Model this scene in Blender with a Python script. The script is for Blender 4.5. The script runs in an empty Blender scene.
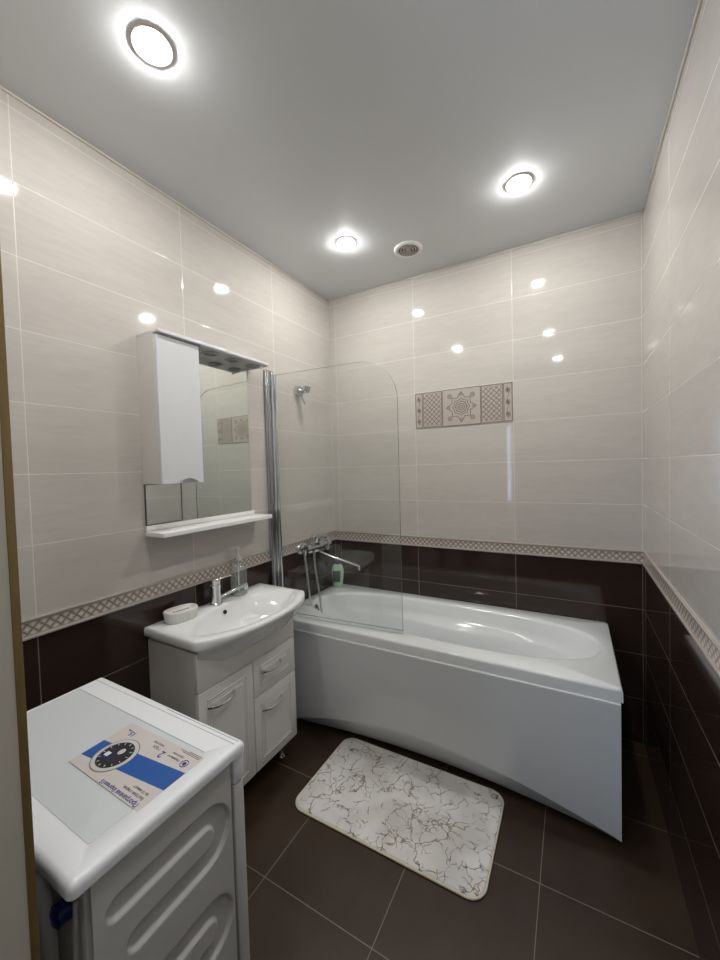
import bpy, bmesh, math, random
from mathutils import Vector, Matrix
random.seed(7)
SC = bpy.context.scene
COL = SC.collection
PI = math.pi

# ------------------------------------------------------------------ camera, world, exposure
ROOM_W, ROOM_D, ROOM_H = 1.8523, 3.25, 2.6728
cam_data = bpy.data.cameras.new('camera')
cam_data.sensor_fit = 'HORIZONTAL'
cam_data.sensor_width = 36.0
cam_data.lens = 36.0 * 379.93 / 720.0
cam_data.clip_start = 0.005
cam = bpy.data.objects.new('camera', cam_data)
COL.objects.link(cam)
R0 = ((0.8723976, -0.48872037, 0.00864973), (0.48801676, 0.87186821, 0.04105442), (-0.02760556, -0.03159457, 0.99911947))
cm = Matrix.Identity(4)
for r in range(3):
    cm[r][0] = R0[r][0]; cm[r][1] = R0[r][2]; cm[r][2] = -R0[r][1]
cm[0][3], cm[1][3], cm[2][3] = 1.5423, -2.35295, 1.45546
cam.matrix_world = cm
SC.camera = cam

world = bpy.data.worlds.new('world')
world.use_nodes = True
world.node_tree.nodes['Background'].inputs[0].default_value = (0.55, 0.68, 0.9, 1)
world.node_tree.nodes['Background'].inputs[1].default_value = 0.15
SC.world = world
SC.view_settings.view_transform = 'Standard'
SC.view_settings.look = 'None'
SC.view_settings.gamma = 1.0
SC.view_settings.exposure = 0.10
SC.view_settings.use_curve_mapping = False
SC.cycles.use_denoising = True
SC.cycles.max_bounces = 10
SC.cycles.transparent_max_bounces = 16
SC.cycles.sample_clamp_indirect = 6.0
LAMP = 400.0          # radiance of the ceiling lamps over the bath and basin
LAMP_DIM = 170.0      # radiance of the weaker lamps nearer the entrance
DAY = 7.0             # radiance of the frosted daylight pane in the door

# ------------------------------------------------------------------ material helpers
def srgb(r, g, b):
    def f(c):
        c /= 255.0
        return c / 12.92 if c <= 0.04045 else ((c + 0.055) / 1.055) ** 2.4
    return (f(r), f(g), f(b), 1.0)

class NT:
    def __init__(self, name):
        self.m = bpy.data.materials.new(name)
        self.m.use_nodes = True
        self.t = self.m.node_tree
        self.b = self.t.nodes['Principled BSDF']
    def n(self, kind, **kw):
        x = self.t.nodes.new(kind)
        for k, v in kw.items(): setattr(x, k, v)
        return x
    def link(self, a, b): self.t.links.new(a, b)
    def put(self, sock, v):
        if hasattr(v, 'links') or isinstance(v, bpy.types.NodeSocket): self.link(v, sock)
        else: sock.default_value = v
    def math(self, op, a, b=0.0, c=None):
        x = self.n('ShaderNodeMath', operation=op)
        self.put(x.inputs[0], a); self.put(x.inputs[1], b)
        if c is not None: self.put(x.inputs[2], c)
        return x.outputs[0]
    def mix(self, fac, a, b):
        x = self.n('ShaderNodeMix', data_type='RGBA')
        self.put(x.inputs[0], fac); self.put(x.inputs[6], a); self.put(x.inputs[7], b)
        return x.outputs[2]
    def ramp(self, v, lo, hi):
        x = self.n('ShaderNodeMapRange', interpolation_type='SMOOTHSTEP')
        self.put(x.inputs[0], v); x.inputs[1].default_value = lo; x.inputs[2].default_value = hi
        return x.outputs[0]
    def noise(self, vec, scale, detail=2.0, rough=0.5):
        x = self.n('ShaderNodeTexNoise')
        self.link(vec, x.inputs['Vector']); x.inputs['Scale'].default_value = scale
        x.inputs['Detail'].default_value = detail; x.inputs['Roughness'].default_value = rough
        return x.outputs[0]
    def obj(self):
        return self.n('ShaderNodeTexCoord').outputs['Object']
    def bump(self, h, strength, dist):
        x = self.n('ShaderNodeBump')
        self.link(h, x.inputs['Height']); x.inputs['Strength'].default_value = strength
        x.inputs['Distance'].default_value = dist
        self.link(x.outputs[0], self.b.inputs['Normal'])

def plain(name, col, rough=0.4, metal=0.0, coat=0.0, vary=0.0, scale=30.0, bump=0.0, ior=1.5):
    k = NT(name); b = k.b
    b.inputs['Roughness'].default_value = rough
    b.inputs['Metallic'].default_value = metal
    b.inputs['IOR'].default_value = ior
    b.inputs['Coat Weight'].default_value = coat
    b.inputs['Coat Roughness'].default_value = 0.05
    nz = k.noise(k.obj(), scale, 3.0)
    c2 = tuple(max(0.0, c * (1.0 - vary)) for c in col[:3]) + (1.0,)
    k.link(k.mix(nz, col, c2), b.inputs['Base Color'])
    if bump: k.bump(nz, bump, 0.001)
    return k.m

HR = 0.2325                       # tile row height
TW = 0.5985                       # tile length
ZB0, ZB1 = 4 * HR, 4 * HR + 0.0696   # the decorative border

def wall_tile(name, axis, off):
    k = NT(name); b = k.b
    co = k.obj()
    s = k.n('ShaderNodeSeparateXYZ'); k.link(co, s.inputs[0])
    u0 = s.outputs[axis]; z = s.outputs[2]
    light = k.math('GREATER_THAN', z, (ZB0 + ZB1) / 2)
    u = k.math('DIVIDE', k.math('SUBTRACT', u0, off), TW)
    zs = k.math('SUBTRACT', z, k.math('MULTIPLY', light, ZB1))
    v = k.math('DIVIDE', zs, HR)
    fu, fv = k.math('FRACT', u), k.math('FRACT', v)
    fu = k.math('ADD', fu, 0.0); fv = k.math('ADD', fv, 0.0)
    du = k.math('MULTIPLY', k.math('MINIMUM', fu, k.math('SUBTRACT', 1.0, fu)), TW)
    dv = k.math('MULTIPLY', k.math('MINIMUM', fv, k.math('SUBTRACT', 1.0, fv)), HR)
    d = k.math('MINIMUM', du, dv)
    grout = k.math('SUBTRACT', 1.0, k.ramp(d, 0.0010, 0.0017))
    # linen-like streaks along the tile
    mp = k.n('ShaderNodeMapping'); k.link(co, mp.inputs[0])
    sc = [1.0, 1.0, 1.0]; sc[axis] = 0.16
    mp.inputs['Scale'].default_value = sc
    n1 = k.noise(mp.outputs[0], 60.0, 4.0, 0.6)
    n2 = k.noise(mp.outputs[0], 9.0, 3.0, 0.6)
    streak = k.math('MULTIPLY', k.math('ADD', n1, n2), 0.5)
    cell = k.n('ShaderNodeCombineXYZ')
    k.link(k.math('FLOOR', u), cell.inputs[0]); k.link(k.math('FLOOR', v), cell.inputs[1])
    wn = k.n('ShaderNodeTexWhiteNoise'); k.link(cell.outputs[0], wn.inputs['Vector'])
    lt = k.mix(k.ramp(streak, 0.36, 0.64), srgb(193, 188, 181), srgb(200, 195, 188))
    dk = k.mix(k.ramp(streak, 0.36, 0.64), srgb(50, 38, 33), srgb(54, 42, 37))
    tone = k.math('ADD', 0.97, k.math('MULTIPLY', wn.outputs[0], 0.06))
    body = k.mix(light, dk, lt)
    hsv = k.n('ShaderNodeHueSaturation'); k.link(body, hsv.inputs['Color']); k.link(tone, hsv.inputs['Value'])
    gc = k.mix(light, srgb(128, 116, 104), srgb(218, 213, 205))
    k.link(k.mix(grout, hsv.outputs[0], gc), b.inputs['Base Color'])
    k.link(k.math('ADD', 0.055, k.math('MULTIPLY', grout, 0.4)), b.inputs['Roughness'])
    k.bump(k.ramp(d, 0.0008, 0.0035), 0.35, 0.001)
    return k.m

def floor_tile():
    k = NT('dark floor tile'); b = k.b
    co = k.obj(); s = k.n('ShaderNodeSeparateXYZ'); k.link(co, s.inputs[0])
    T = 0.4317
    f = []
    for ax, off in ((0, 1.4305 - 4 * T), (1, -0.959 - 8 * T)):
        q = k.math('FRACT', k.math('DIVIDE', k.math('SUBTRACT', s.outputs[ax], off), T))
        f.append(k.math('MULTIPLY', k.math('MINIMUM', q, k.math('SUBTRACT', 1.0, q)), T))
    d = k.math('MINIMUM', f[0], f[1])
    grout = k.math('SUBTRACT', 1.0, k.ramp(d, 0.0009, 0.0016))
    n1 = k.noise(co, 7.0, 4.0, 0.6); n2 = k.noise(co, 220.0, 2.0)
    c = k.mix(k.ramp(k.math('ADD', k.math('MULTIPLY', n1, 0.6), k.math('MULTIPLY', n2, 0.4)), 0.35, 0.65), srgb(54, 40, 29), srgb(63, 48, 36))
    k.link(k.mix(grout, c, srgb(132, 122, 110)), b.inputs['Base Color'])
    k.link(k.math('ADD', 0.30, k.math('MULTIPLY', n1, 0.14)), b.inputs['Roughness'])
    h = k.math('ADD', k.ramp(d, 0.0, 0.003), k.math('MULTIPLY', n2, 0.04))
    k.bump(h, 0.4, 0.001)
    return k.m

def border_mat(name, axis):
    k = NT(name); b = k.b
    s = k.n('ShaderNodeSeparateXYZ'); k.link(k.obj(), s.inputs[0])
    P = 0.031; zc = ZB0 + 0.034
    u = k.math('DIVIDE', s.outputs[axis], P)
    v = k.math('DIVIDE', k.math('SUBTRACT', s.outputs[2], zc), P)
    a = k.math('FRACT', k.math('ADD', k.math('ADD', u, v), 80.5)); c = k.math('FRACT', k.math('ADD', k.math('SUBTRACT', u, v), 80.5))
    def edge(x): return k.math('MINIMUM', x, k.math('SUBTRACT', 1.0, x))
    line = k.math('MINIMUM', edge(a), edge(c))
    lm = k.math('SUBTRACT', 1.0, k.ramp(line, 0.06, 0.14))
    # small raised lozenge in the middle of every diamond
    core = k.ramp(line, 0.24, 0.30)
    inside = k.math('LESS_THAN', k.math('ABSOLUTE', v), 0.62)
    col = k.mix(lm, srgb(184, 175, 165), srgb(136, 125, 115))
    col = k.mix(core, col, srgb(212, 205, 196))
    col = k.mix(inside, srgb(180, 171, 162), col)
    k.link(col, b.inputs['Base Color'])
    b.inputs['Roughness'].default_value = 0.18
    h = k.math('MULTIPLY', inside, k.math('SUBTRACT', 1.0, lm))
    k.bump(h, 0.5, 0.0015)
    return k.m

def mat_marble():
    k = NT('white plush mat with gold veins'); b = k.b
    co = k.obj()
    n = k.n('ShaderNodeTexNoise'); k.link(co, n.inputs['Vector']); n.inputs['Scale'].default_value = 9.0
    n.inputs['Detail'].default_value = 5.0
    add = k.n('ShaderNodeMixRGB'); add.blend_type = 'ADD'; add.inputs[0].default_value = 0.13
    k.link(co, add.inputs[1]); k.link(n.outputs[1], add.inputs[2])
    def veins(scale, w, lo, hi, ms):
        vo = k.n('ShaderNodeTexVoronoi', feature='DISTANCE_TO_EDGE'); k.link(add.outputs[0], vo.inputs['Vector'])
        vo.inputs['Scale'].default_value = scale
        line = k.math('SUBTRACT', 1.0, k.ramp(vo.outputs['Distance'], 0.0, w))
        return k.math('MULTIPLY', line, k.ramp(k.noise(co, ms, 3.0), lo, hi))
    v1 = veins(10.5, 0.032, 0.42, 0.53, 13.0); v2 = veins(19.0, 0.045, 0.44, 0.58, 16.0)
    v = k.math('MINIMUM', k.math('ADD', v1, v2), 1.0)
    cloud = k.ramp(k.noise(co, 5.0, 4.0), 0.35, 0.7)
    base = k.mix(cloud, srgb(240, 238, 234), srgb(212, 209, 203))
    gold = k.mix(k.ramp(k.noise(co, 14.0, 1.0), 0.45, 0.6), srgb(74, 68, 60), srgb(136, 120, 88))
    k.link(k.mix(k.math('MULTIPLY', v, 0.9), base, gold), b.inputs['Base Color'])
    b.inputs['Roughness'].default_value = 0.7
    b.inputs['Sheen Weight'].default_value = 0.2
    k.bump(k.noise(co, 380.0, 2.0), 0.5, 0.002)
    return k.m

def glass_mat(name, tint, ior=1.5, haze=0.0):
    k = NT(name); t = k.t
    tr = k.n('ShaderNodeBsdfTransparent'); tr.inputs[0].default_value = tint
    gl = k.n('ShaderNodeBsdfGlossy'); gl.inputs['Roughness'].default_value = 0.02
    ge = k.n('ShaderNodeNewGeometry'); dp = k.n('ShaderNodeVectorMath', operation='DOT_PRODUCT')
    k.link(ge.outputs['Normal'], dp.inputs[0]); k.link(ge.outputs['Incoming'], dp.inputs[1])
    g1 = k.math('SUBTRACT', 1.0, k.math('ABSOLUTE', dp.outputs['Value']))
    sch = k.math('ADD', 0.04, k.math('MULTIPLY', 0.96, k.math('POWER', g1, 5.0)))
    mx = k.n('ShaderNodeMixShader')
    k.link(sch, mx.inputs[0]); k.link(tr.outputs[0], mx.inputs[1]); k.link(gl.outputs[0], mx.inputs[2])
    out = t.nodes['Material Output']
    if haze:
        df = k.n('ShaderNodeBsdfDiffuse'); df.inputs[0].default_value = (0.8, 0.85, 0.82, 1)
        m2 = k.n('ShaderNodeMixShader')
        k.put(m2.inputs[0], k.math('MULTIPLY', k.noise(k.obj(), 40.0, 3.0), haze * 2))
        k.link(mx.outputs[0], m2.inputs[1]); k.link(df.outputs[0], m2.inputs[2])
        k.link(m2.outputs[0], out.inputs[0])
    else:
        k.link(mx.outputs[0], out.inputs[0])
    return k.m

def emit(name, col, strength):
    k = NT(name)
    k.b.inputs['Base Color'].default_value = (0.8, 0.8, 0.8, 1)
    k.b.inputs['Emission Color'].default_value = col
    k.b.inputs['Emission Strength'].default_value = strength
    return k.m

def wood_white(name, col):
    k = NT(name); b = k.b
    mp = k.n('ShaderNodeMapping'); k.link(k.obj(), mp.inputs[0]); mp.inputs['Scale'].default_value = (1, 1, 0.08)
    n = k.noise(mp.outputs[0], 90.0, 3.0)
    c2 = tuple(c * 0.93 for c in col[:3]) + (1,)
    k.link(k.mix(n, col, c2), b.inputs['Base Color'])
    b.inputs['Roughness'].default_value = 0.28
    k.bump(n, 0.12, 0.0006)
    return k.m

M = dict(
    tile_x=wall_tile('light and dark tiles of the back wall', 0, 1.248 - 4 * TW),
    tile_left=wall_tile('light and dark tiles of the left wall', 1, -0.604 - 6 * TW),
    tile_right=wall_tile('light and dark tiles of the right wall', 1, -0.583 - 6 * TW),
    floor=floor_tile(),
    border_x=border_mat('lattice border along the back', 0),
    border_y=border_mat('lattice border along the side', 1),
    ceiling=plain('grey-white stretch ceiling', srgb(214, 217, 219), 0.30, vary=0.03, scale=4),
    strip=plain('white ceiling strip', srgb(214, 208, 198), 0.4),
    acrylic=plain('white acrylic', srgb(238, 241, 242), 0.10, vary=0.01, coat=0.3),
    panel=plain('white glossy bath panel', srgb(226, 229, 231), 0.11, vary=0.01),
    ceramic=plain('white sanitary ceramic', srgb(240, 242, 242), 0.08, vary=0.01),
    chrome=plain('polished chrome', (0.72, 0.73, 0.75, 1), 0.10, 1.0, vary=0.04),
    steel=plain('brushed aluminium', (0.50, 0.50, 0.51, 1), 0.22, 1.0, vary=0.06),
    darkmetal=plain('dark bronze tips', (0.05, 0.045, 0.04, 1), 0.3, 1.0),
    gold=plain('pale gold ring', (0.86, 0.74, 0.46, 1), 0.30, 0.6),
    dark=plain('black hole', (0.012, 0.012, 0.012, 1), 0.6),
    vanity=wood_white('white foil fronts', srgb(236, 235, 231)),
    vanity_side=wood_white('white foil carcass', srgb(228, 226, 222)),
    cabinet=plain('white painted cabinet', srgb(226, 228, 230), 0.14, vary=0.01, coat=0.2),
    cabside=plain('white cabinet side', srgb(222, 220, 215), 0.35, vary=0.02),
    canopy=plain('silver grey canopy underside', srgb(190, 190, 188), 0.25, vary=0.03),
    duct=plain('dim duct inside', srgb(44, 41, 38), 0.6),
    louvre=plain('greyish vent rings', srgb(198, 192, 186), 0.45),
    hose=plain('ribbed metal hose', (0.72, 0.72, 0.72, 1), 0.32, 0.8, vary=0.25, scale=260),
    seal=plain('pale grey seal', srgb(176, 178, 176), 0.35),
    grey=plain('grey plastic', srgb(120, 120, 118), 0.4),
    washer=plain('white enamelled steel', srgb(206, 206, 204), 0.35, vary=0.02, scale=300, bump=0.1),
    lid=plain('white washer lid', srgb(240, 243, 247), 0.30, vary=0.015),
    lidpanel=plain('pale grey textured lid panel', srgb(214, 220, 223), 0.42, vary=0.03, scale=400, bump=0.15),
    paper=plain('pale beige sticker', srgb(212, 207, 203), 0.35, vary=0.03),
    blue=plain('blue print', srgb(28, 88, 166), 0.35),
    ink=plain('navy print', srgb(45, 52, 130), 0.5),
    inkgrey=plain('dark grey print', srgb(96, 92, 90), 0.5),
    black=plain('black dial print', srgb(30, 30, 34), 0.35),
    silver=plain('silver print', srgb(206, 206, 204), 0.3),
    white=plain('white plastic', srgb(236, 236, 234), 0.3),
    dish=plain('white ribbed soap dish', srgb(236, 234, 228), 0.45),
    shampoo=plain('pale green shampoo bottle', srgb(168, 206, 178), 0.22, vary=0.04, coat=0.3),
    shampoolabel=plain('dark green bottle label', srgb(52, 84, 70), 0.35, vary=0.4, scale=60),
    navy=plain('navy blue plastic', srgb(26, 34, 92), 0.35),
    beige=plain('beige end panel', srgb(196, 190, 178), 0.5, vary=0.04, scale=200),
    strip_gold=plain('brass coloured door strip', srgb(136, 114, 72), 0.42, 0.3, vary=0.06, scale=60),
            decor=plain('beige relief tile', srgb(186, 178, 169), 0.22, vary=0.05, scale=40),
    decorline=plain('brown glaze lines', srgb(116, 100, 91), 0.3, vary=0.06, scale=90),
    mat=mat_marble(),
    matedge=plain('cream mat binding', srgb(226, 220, 196), 0.75, vary=0.05, scale=300, bump=0.3),
    glass=glass_mat('clear shower glass', (0.978, 0.988, 0.982, 1), haze=0.010),
    glassedge=plain('dark glass edge', srgb(110, 122, 116), 0.15, vary=0.05),
    clear=glass_mat('clear plastic bottle', (0.94, 0.95, 0.94, 1), haze=0.14),
    pump=plain('milky pump plastic', srgb(206, 206, 202), 0.3),
    soap=glass_mat('clear liquid soap', (0.86, 0.87, 0.85, 1), haze=0.16),
    mirror=plain('mirror silvering', (0.80, 0.84, 0.80, 1), 0.0, 1.0),
    mirroredge=plain('dark mirror edge', srgb(92, 96, 92), 0.3),
    lamp=emit('lit lamp diffuser', (1.0, 0.978, 0.955, 1), LAMP),
    lampdim=emit('lit weaker lamp diffuser', (1.0, 0.978, 0.955, 1), LAMP_DIM),
    day=emit('bright window daylight', (0.62, 0.78, 1.0, 1), DAY),
    rubber=plain('grey hose rubber', srgb(170, 168, 164), 0.45),
)

# ------------------------------------------------------------------ mesh helpers
ORG = {}
def finish(name, bm, mat, parent=None, ang=35.0, smooth=True):
    org = ORG.get(parent.name, Vector((0, 0, 0))) if parent else Vector((0, 0, 0))
    if org.length: bmesh.ops.translate(bm, verts=bm.verts, vec=-org)
    bmesh.ops.recalc_face_normals(bm, faces=bm.faces)
    me = bpy.data.meshes.new(name); bm.to_mesh(me); bm.free()
    mats = mat if isinstance(mat, (list, tuple)) else [mat]
    for q in mats: me.materials.append(M[q] if isinstance(q, str) else q)
    if smooth:
        for p in me.polygons: p.use_smooth = True
        me.set_sharp_from_angle(angle=math.radians(ang))
    o = bpy.data.objects.new(name, me); COL.objects.link(o)
    if parent:
        o.parent = parent
        ORG[o.name] = org
    return o

def thing(name, label, cat, loc, group=None):
    o = bpy.data.objects.new(name, None); COL.objects.link(o)
    o.empty_display_size = 0.05
    o.location = loc; ORG[o.name] = Vector(loc)
    o['label'] = label; o['category'] = cat
    if group: o['group'] = group
    return o

def tag(o, label, cat, group=None):
    o['label'] = label; o['category'] = cat
    if group: o['group'] = group
    return o

def struct(o):
    o['kind'] = 'structure'; return o

def add_box(bm, x0, x1, y0, y1, z0, z1, bev=0.0, seg=2, mi=0):
    r = bmesh.ops.create_cube(bm, size=1.0)
    vs = r['verts']
    for v in vs:
        v.co = Vector((x0 + (v.co.x + 0.5) * (x1 - x0), y0 + (v.co.y + 0.5) * (y1 - y0), z0 + (v.co.z + 0.5) * (z1 - z0)))
    fs = {f for v in vs for f in v.link_faces}
    for f in fs: f.material_index = mi
    if bev:
        es = {e for v in vs for e in v.link_edges}
        bmesh.ops.bevel(bm, geom=list(es), offset=bev, segments=seg, profile=0.5, affect='EDGES')
    return bm

def box(*a, **k):
    return add_box(bmesh.new(), *a, **k)

def bridge(bm, rings, close=True, cap0=False, cap1=False, mi=0):
    R = [[bm.verts.new(p) for p in ring] for ring in rings]
    n = len(R[0])
    for a, b in zip(R, R[1:]):
        for i in range(n if close else n - 1):
            j = (i + 1) % n
            try: bm.faces.new((a[i], a[j], b[j], b[i])).material_index = mi
            except ValueError: pass
    if cap0: bm.faces.new(R[0]).material_index = mi
    if cap1: bm.faces.new(list(reversed(R[-1]))).material_index = mi
    return R

def add_lathe(bm, c, prof, n=32, axis=(0, 0, 1), cap0=True, cap1=True, mi=0, sx=1.0, sy=1.0):
    """prof: (radius, height along axis)"""
    q = Vector((0, 0, 1)).rotation_difference(Vector(axis).normalized())
    c = Vector(c)
    rings = []
    for r, h in prof:
        rings.append([c + q @ Vector((r * sx * math.cos(2 * PI * i / n), r * sy * math.sin(2 * PI * i / n), h)) for i in range(n)])
    bridge(bm, rings, True, cap0, cap1, mi)
    return bm

def lathe(*a, **k):
    return add_lathe(bmesh.new(), *a, **k)

def smooth_path(pts, sub=8, closed=False):
    P = [Vector(p) for p in pts]; out = []; n = len(P)
    rng = range(n if closed else n - 1)
    for i in rng:
        if closed: p0, p1, p2, p3 = P[(i - 1) % n], P[i], P[(i + 1) % n], P[(i + 2) % n]
        else: p0, p1, p2, p3 = P[max(i - 1, 0)], P[i], P[i + 1], P[min(i + 2, n - 1)]
        for s in range(sub):
            t = s / sub
            out.append(0.5 * ((2 * p1) + (-p0 + p2) * t + (2 * p0 - 5 * p1 + 4 * p2 - p3) * t * t + (-p0 + 3 * p1 - 3 * p2 + p3) * t ** 3))
    if not closed: out.append(P[-1])
    return out

def add_tube(bm, path, r, n=12, closed=False, flat=(1.0, 1.0), up=None, mi=0):
    P = [Vector(p) for p in path]; m = len(P)
    rad = r if isinstance(r, (list, tuple)) else [r] * m
    rings = []; nrm = None
    for i in range(m):
        a = P[(i - 1) % m] if closed or i > 0 else P[i]
        b = P[(i + 1) % m] if closed or i < m - 1 else P[i]
        t = (b - a).normalized()
        if up is not None:
            nrm = Vector(up) - t * Vector(up).dot(t)
        elif nrm is None:
            nrm = t.orthogonal()
        else:
            nrm = nrm - t * nrm.dot(t)
        nrm.normalize(); bn = t.cross(nrm)
        rings.append([P[i] + nrm * (rad[i] * flat[0] * math.cos(2 * PI * k / n)) + bn * (rad[i] * flat[1] * math.sin(2 * PI * k / n)) for k in range(n)])
    if closed: rings.append(rings[0])
    if closed:
        R = [[bm.verts.new(p) for p in ring] for ring in rings[:-1]]
        for i in range(m):
            a, b = R[i], R[(i + 1) % m]
            for k in range(n):
                bm.faces.new((a[k], a[(k + 1) % n], b[(k + 1) % n], b[k])).material_index = mi
    else:
        bridge(bm, rings, True, True, True, mi)
    return bm

def tube(*a, **k):
    return add_tube(bmesh.new(), *a, **k)

def rrect(x0, x1, y0, y1, r, n=8):
    """rounded rectangle in the plane, counter-clockwise"""
    out = []
    for cx, cy, a0 in ((x1 - r, y1 - r, 0), (x0 + r, y1 - r, 90), (x0 + r, y0 + r, 180), (x1 - r, y0 + r, 270)):
        for i in range(n + 1):
            a = math.radians(a0 + 90.0 * i / n)
            out.append((cx + r * math.cos(a), cy + r * math.sin(a)))
    return out

def slab(pts, z0, z1, bev=0.0):
    """plan outline extruded in z with a small rounded top edge"""
    bm = bmesh.new()
    n = len(pts); cx = sum(p[0] for p in pts) / n; cy = sum(p[1] for p in pts) / n
    def ins(d):
        o = []
        for i in range(n):
            a, b = pts[i - 1], pts[(i + 1) % n]
            tx, ty = b[0] - a[0], b[1] - a[1]; L = math.hypot(tx, ty) or 1
            o.append((pts[i][0] - ty / L * d, pts[i][1] + tx / L * d))
        return o
    rings = [[(x, y, z0) for x, y in pts]]
    if bev:
        for k in range(4):
            a = k / 3 * PI / 2
            q = ins(bev * (1 - math.cos(a)))
            rings.append([(x, y, z1 - bev + bev * math.sin(a)) for x, y in q])
    else:
        rings.append([(x, y, z1) for x, y in pts])
    bridge(bm, rings, True, True, True)
    return bm

def text_mesh(body, size, origin, xdir, ydir, thick=0.0004, align='LEFT', bold=0.0):
    cu = bpy.data.curves.new('lettering', 'FONT')
    cu.body = body; cu.size = size; cu.extrude = thick; cu.offset = bold; cu.align_x = align
    cu.resolution_u = 3
    ob = bpy.data.objects.new('lettering_source', cu); COL.objects.link(ob)
    dg = bpy.context.evaluated_depsgraph_get(); dg.update()
    me = bpy.data.meshes.new_from_object(ob.evaluated_get(dg))
    bm = bmesh.new(); bm.from_mesh(me)
    bpy.data.objects.remove(ob); bpy.data.meshes.remove(me)
    xd, yd = Vector(xdir).normalized(), Vector(ydir).normalized(); zd = xd.cross(yd); o = Vector(origin)
    for v in bm.verts: v.co = o + xd * v.co.x + yd * v.co.y + zd * v.co.z
    return bm

# ------------------------------------------------------------------ the room
T = 0.10
struct(finish('floor', box(-T, ROOM_W + T, -ROOM_D - 0.11, T, -T, 0.0), 'floor', smooth=False))
struct(finish('ceiling', box(-T, ROOM_W + T, -ROOM_D - 0.11, T, ROOM_H, ROOM_H + T), 'ceiling', smooth=False))
struct(finish('wall_left', box(-T, 0, -ROOM_D, 0, 0, ROOM_H), 'tile_left', smooth=False))
struct(finish('wall_right', box(ROOM_W, ROOM_W + T, -ROOM_D, 0, 0, ROOM_H), 'tile_right', smooth=False))
struct(finish('wall_back', box(-T, ROOM_W + T, 0, T, 0, ROOM_H), 'tile_x', smooth=False))
PY0, PY1, PX = -2.24, -2.14, 0.895     # short partition beside the washing machine
struct(finish('wall_partition', box(0, PX - 0.014, PY0, PY1, 0, ROOM_H), 'tile_x', smooth=False))
struct(finish('trim_6', box(PX - 0.014, PX, PY0 - 0.012, PY1 - 0.008, 0, ROOM_H), 'beige', smooth=False))
struct(finish('trim_1', box(PX - 0.014, PX + 0.0015, PY1 - 0.008, PY1 + 0.002, 0, ROOM_H, bev=0.001), 'strip_gold'))
DX0, DX1, DZ = 0.12, 0.88, 2.06
YI, YO = -ROOM_D, -ROOM_D - 0.11
bm = box(-T, DX0, YO, YI, 0, ROOM_H)
add_box(bm, DX1, ROOM_W + T, YO, YI, 0, ROOM_H)
add_box(bm, DX0, DX1, YO, YI, DZ, ROOM_H)
struct(finish('wall_entrance', bm, 'tile_x', smooth=False))
bm = box(DX0, DX0 + 0.09, YI - 0.045, YI - 0.005, 0.004, DZ)
add_box(bm, DX1 - 0.09, DX1, YI - 0.045, YI - 0.005, 0.004, DZ)
add_box(bm, DX0 + 0.09, DX1 - 0.09, YI - 0.045, YI - 0.005, 0.004, 0.95)
add_box(bm, DX0 + 0.09, DX1 - 0.09, YI - 0.045, YI - 0.005, DZ - 0.10, DZ)
door = struct(finish('door_1', bm, 'white', smooth=False))
finish('frosted_pane', box(DX0 + 0.09, DX1 - 0.09, YI - 0.028, YI - 0.022, 0.95, DZ - 0.10), 'day', door, smooth=False)
# lattice border round the room
def border(name, mat, horiz):
    bm = bmesh.new()
    def seg(z0, z1, t, b=0.0):
        if horiz == 'back': add_box(bm, 0.0, ROOM_W, -t, 0.0005, z0, z1, bev=b)
        elif horiz == 'left': add_box(bm, -0.0005, t, -ROOM_D, -0.006, z0, z1, bev=b)
        else: add_box(bm, ROOM_W - t, ROOM_W + 0.0005, -ROOM_D, -0.006, z0, z1, bev=b)
    seg(ZB0, ZB1, 0.004)
    seg(ZB1 - 0.010, ZB1 - 0.002, 0.009, 0.0025)
    seg(ZB0 + 0.001, ZB0 + 0.010, 0.010, 0.003)
    return struct(finish(name, bm, mat))
border('trim_2', 'border_x', 'back'); border('trim_3', 'border_y', 'left'); border('trim_4', 'border_y', 'right')
# masking strip where the stretch ceiling meets the tiles
bm = box(0, ROOM_W, -0.007, 0.0, ROOM_H - 0.009, ROOM_H - 0.0005, bev=0.002)
add_box(bm, 0.0, 0.007, -ROOM_D, -0.007, ROOM_H - 0.009, ROOM_H - 0.0005, bev=0.002)
add_box(bm, ROOM_W - 0.007, ROOM_W, -ROOM_D, -0.007, ROOM_H - 0.009, ROOM_H - 0.0005, bev=0.002)
struct(finish('trim_5', bm, 'strip'))
# ------------------------------------------------------------------ bathtub
TX0, TX1, TY0, TY1, TZ = 0.004, 1.698, -0.689, -0.004, 0.608
tub = thing('bathtub', 'long white acrylic bathtub with glossy front panel along the back wall', 'bathtub', (0.85, -0.35, 0))
N = 144
bcx, bcy = 0.86, -0.335
def basin_pt(a, grow=0.0, sink=0.0):
    c, s = math.cos(a), math.sin(a)
    ax, by, ex = 0.785 - grow, 0.262 - grow, 2.6
    k = (abs(c) ** ex + abs(s) ** ex) ** (-1.0 / ex)
    x, y = ax * c * k, by * s * k
    y *= 1.0 - 0.05 * math.exp(-(x / 0.35) ** 2)            # slight waist
    return bcx + x, bcy + y
def rect_pt(a, ins=0.0):
    # same angular order as the basin, on the outer rectangle
    bx, by = basin_pt(a)
    dx, dy = bx - bcx, by - bcy
    sx = ((TX1 - ins) - bcx) / dx if dx > 1e-9 else ((TX0 + ins) - bcx) / dx if dx < -1e-9 else 1e9
    sy = ((TY1 - ins) - bcy) / dy if dy > 1e-9 else ((TY0 + ins) - bcy) / dy if dy < -1e-9 else 1e9
    s = min(sx, sy); return bcx + dx * s, bcy + dy * s
angs = [2 * PI * i / N for i in range(N)]
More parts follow.
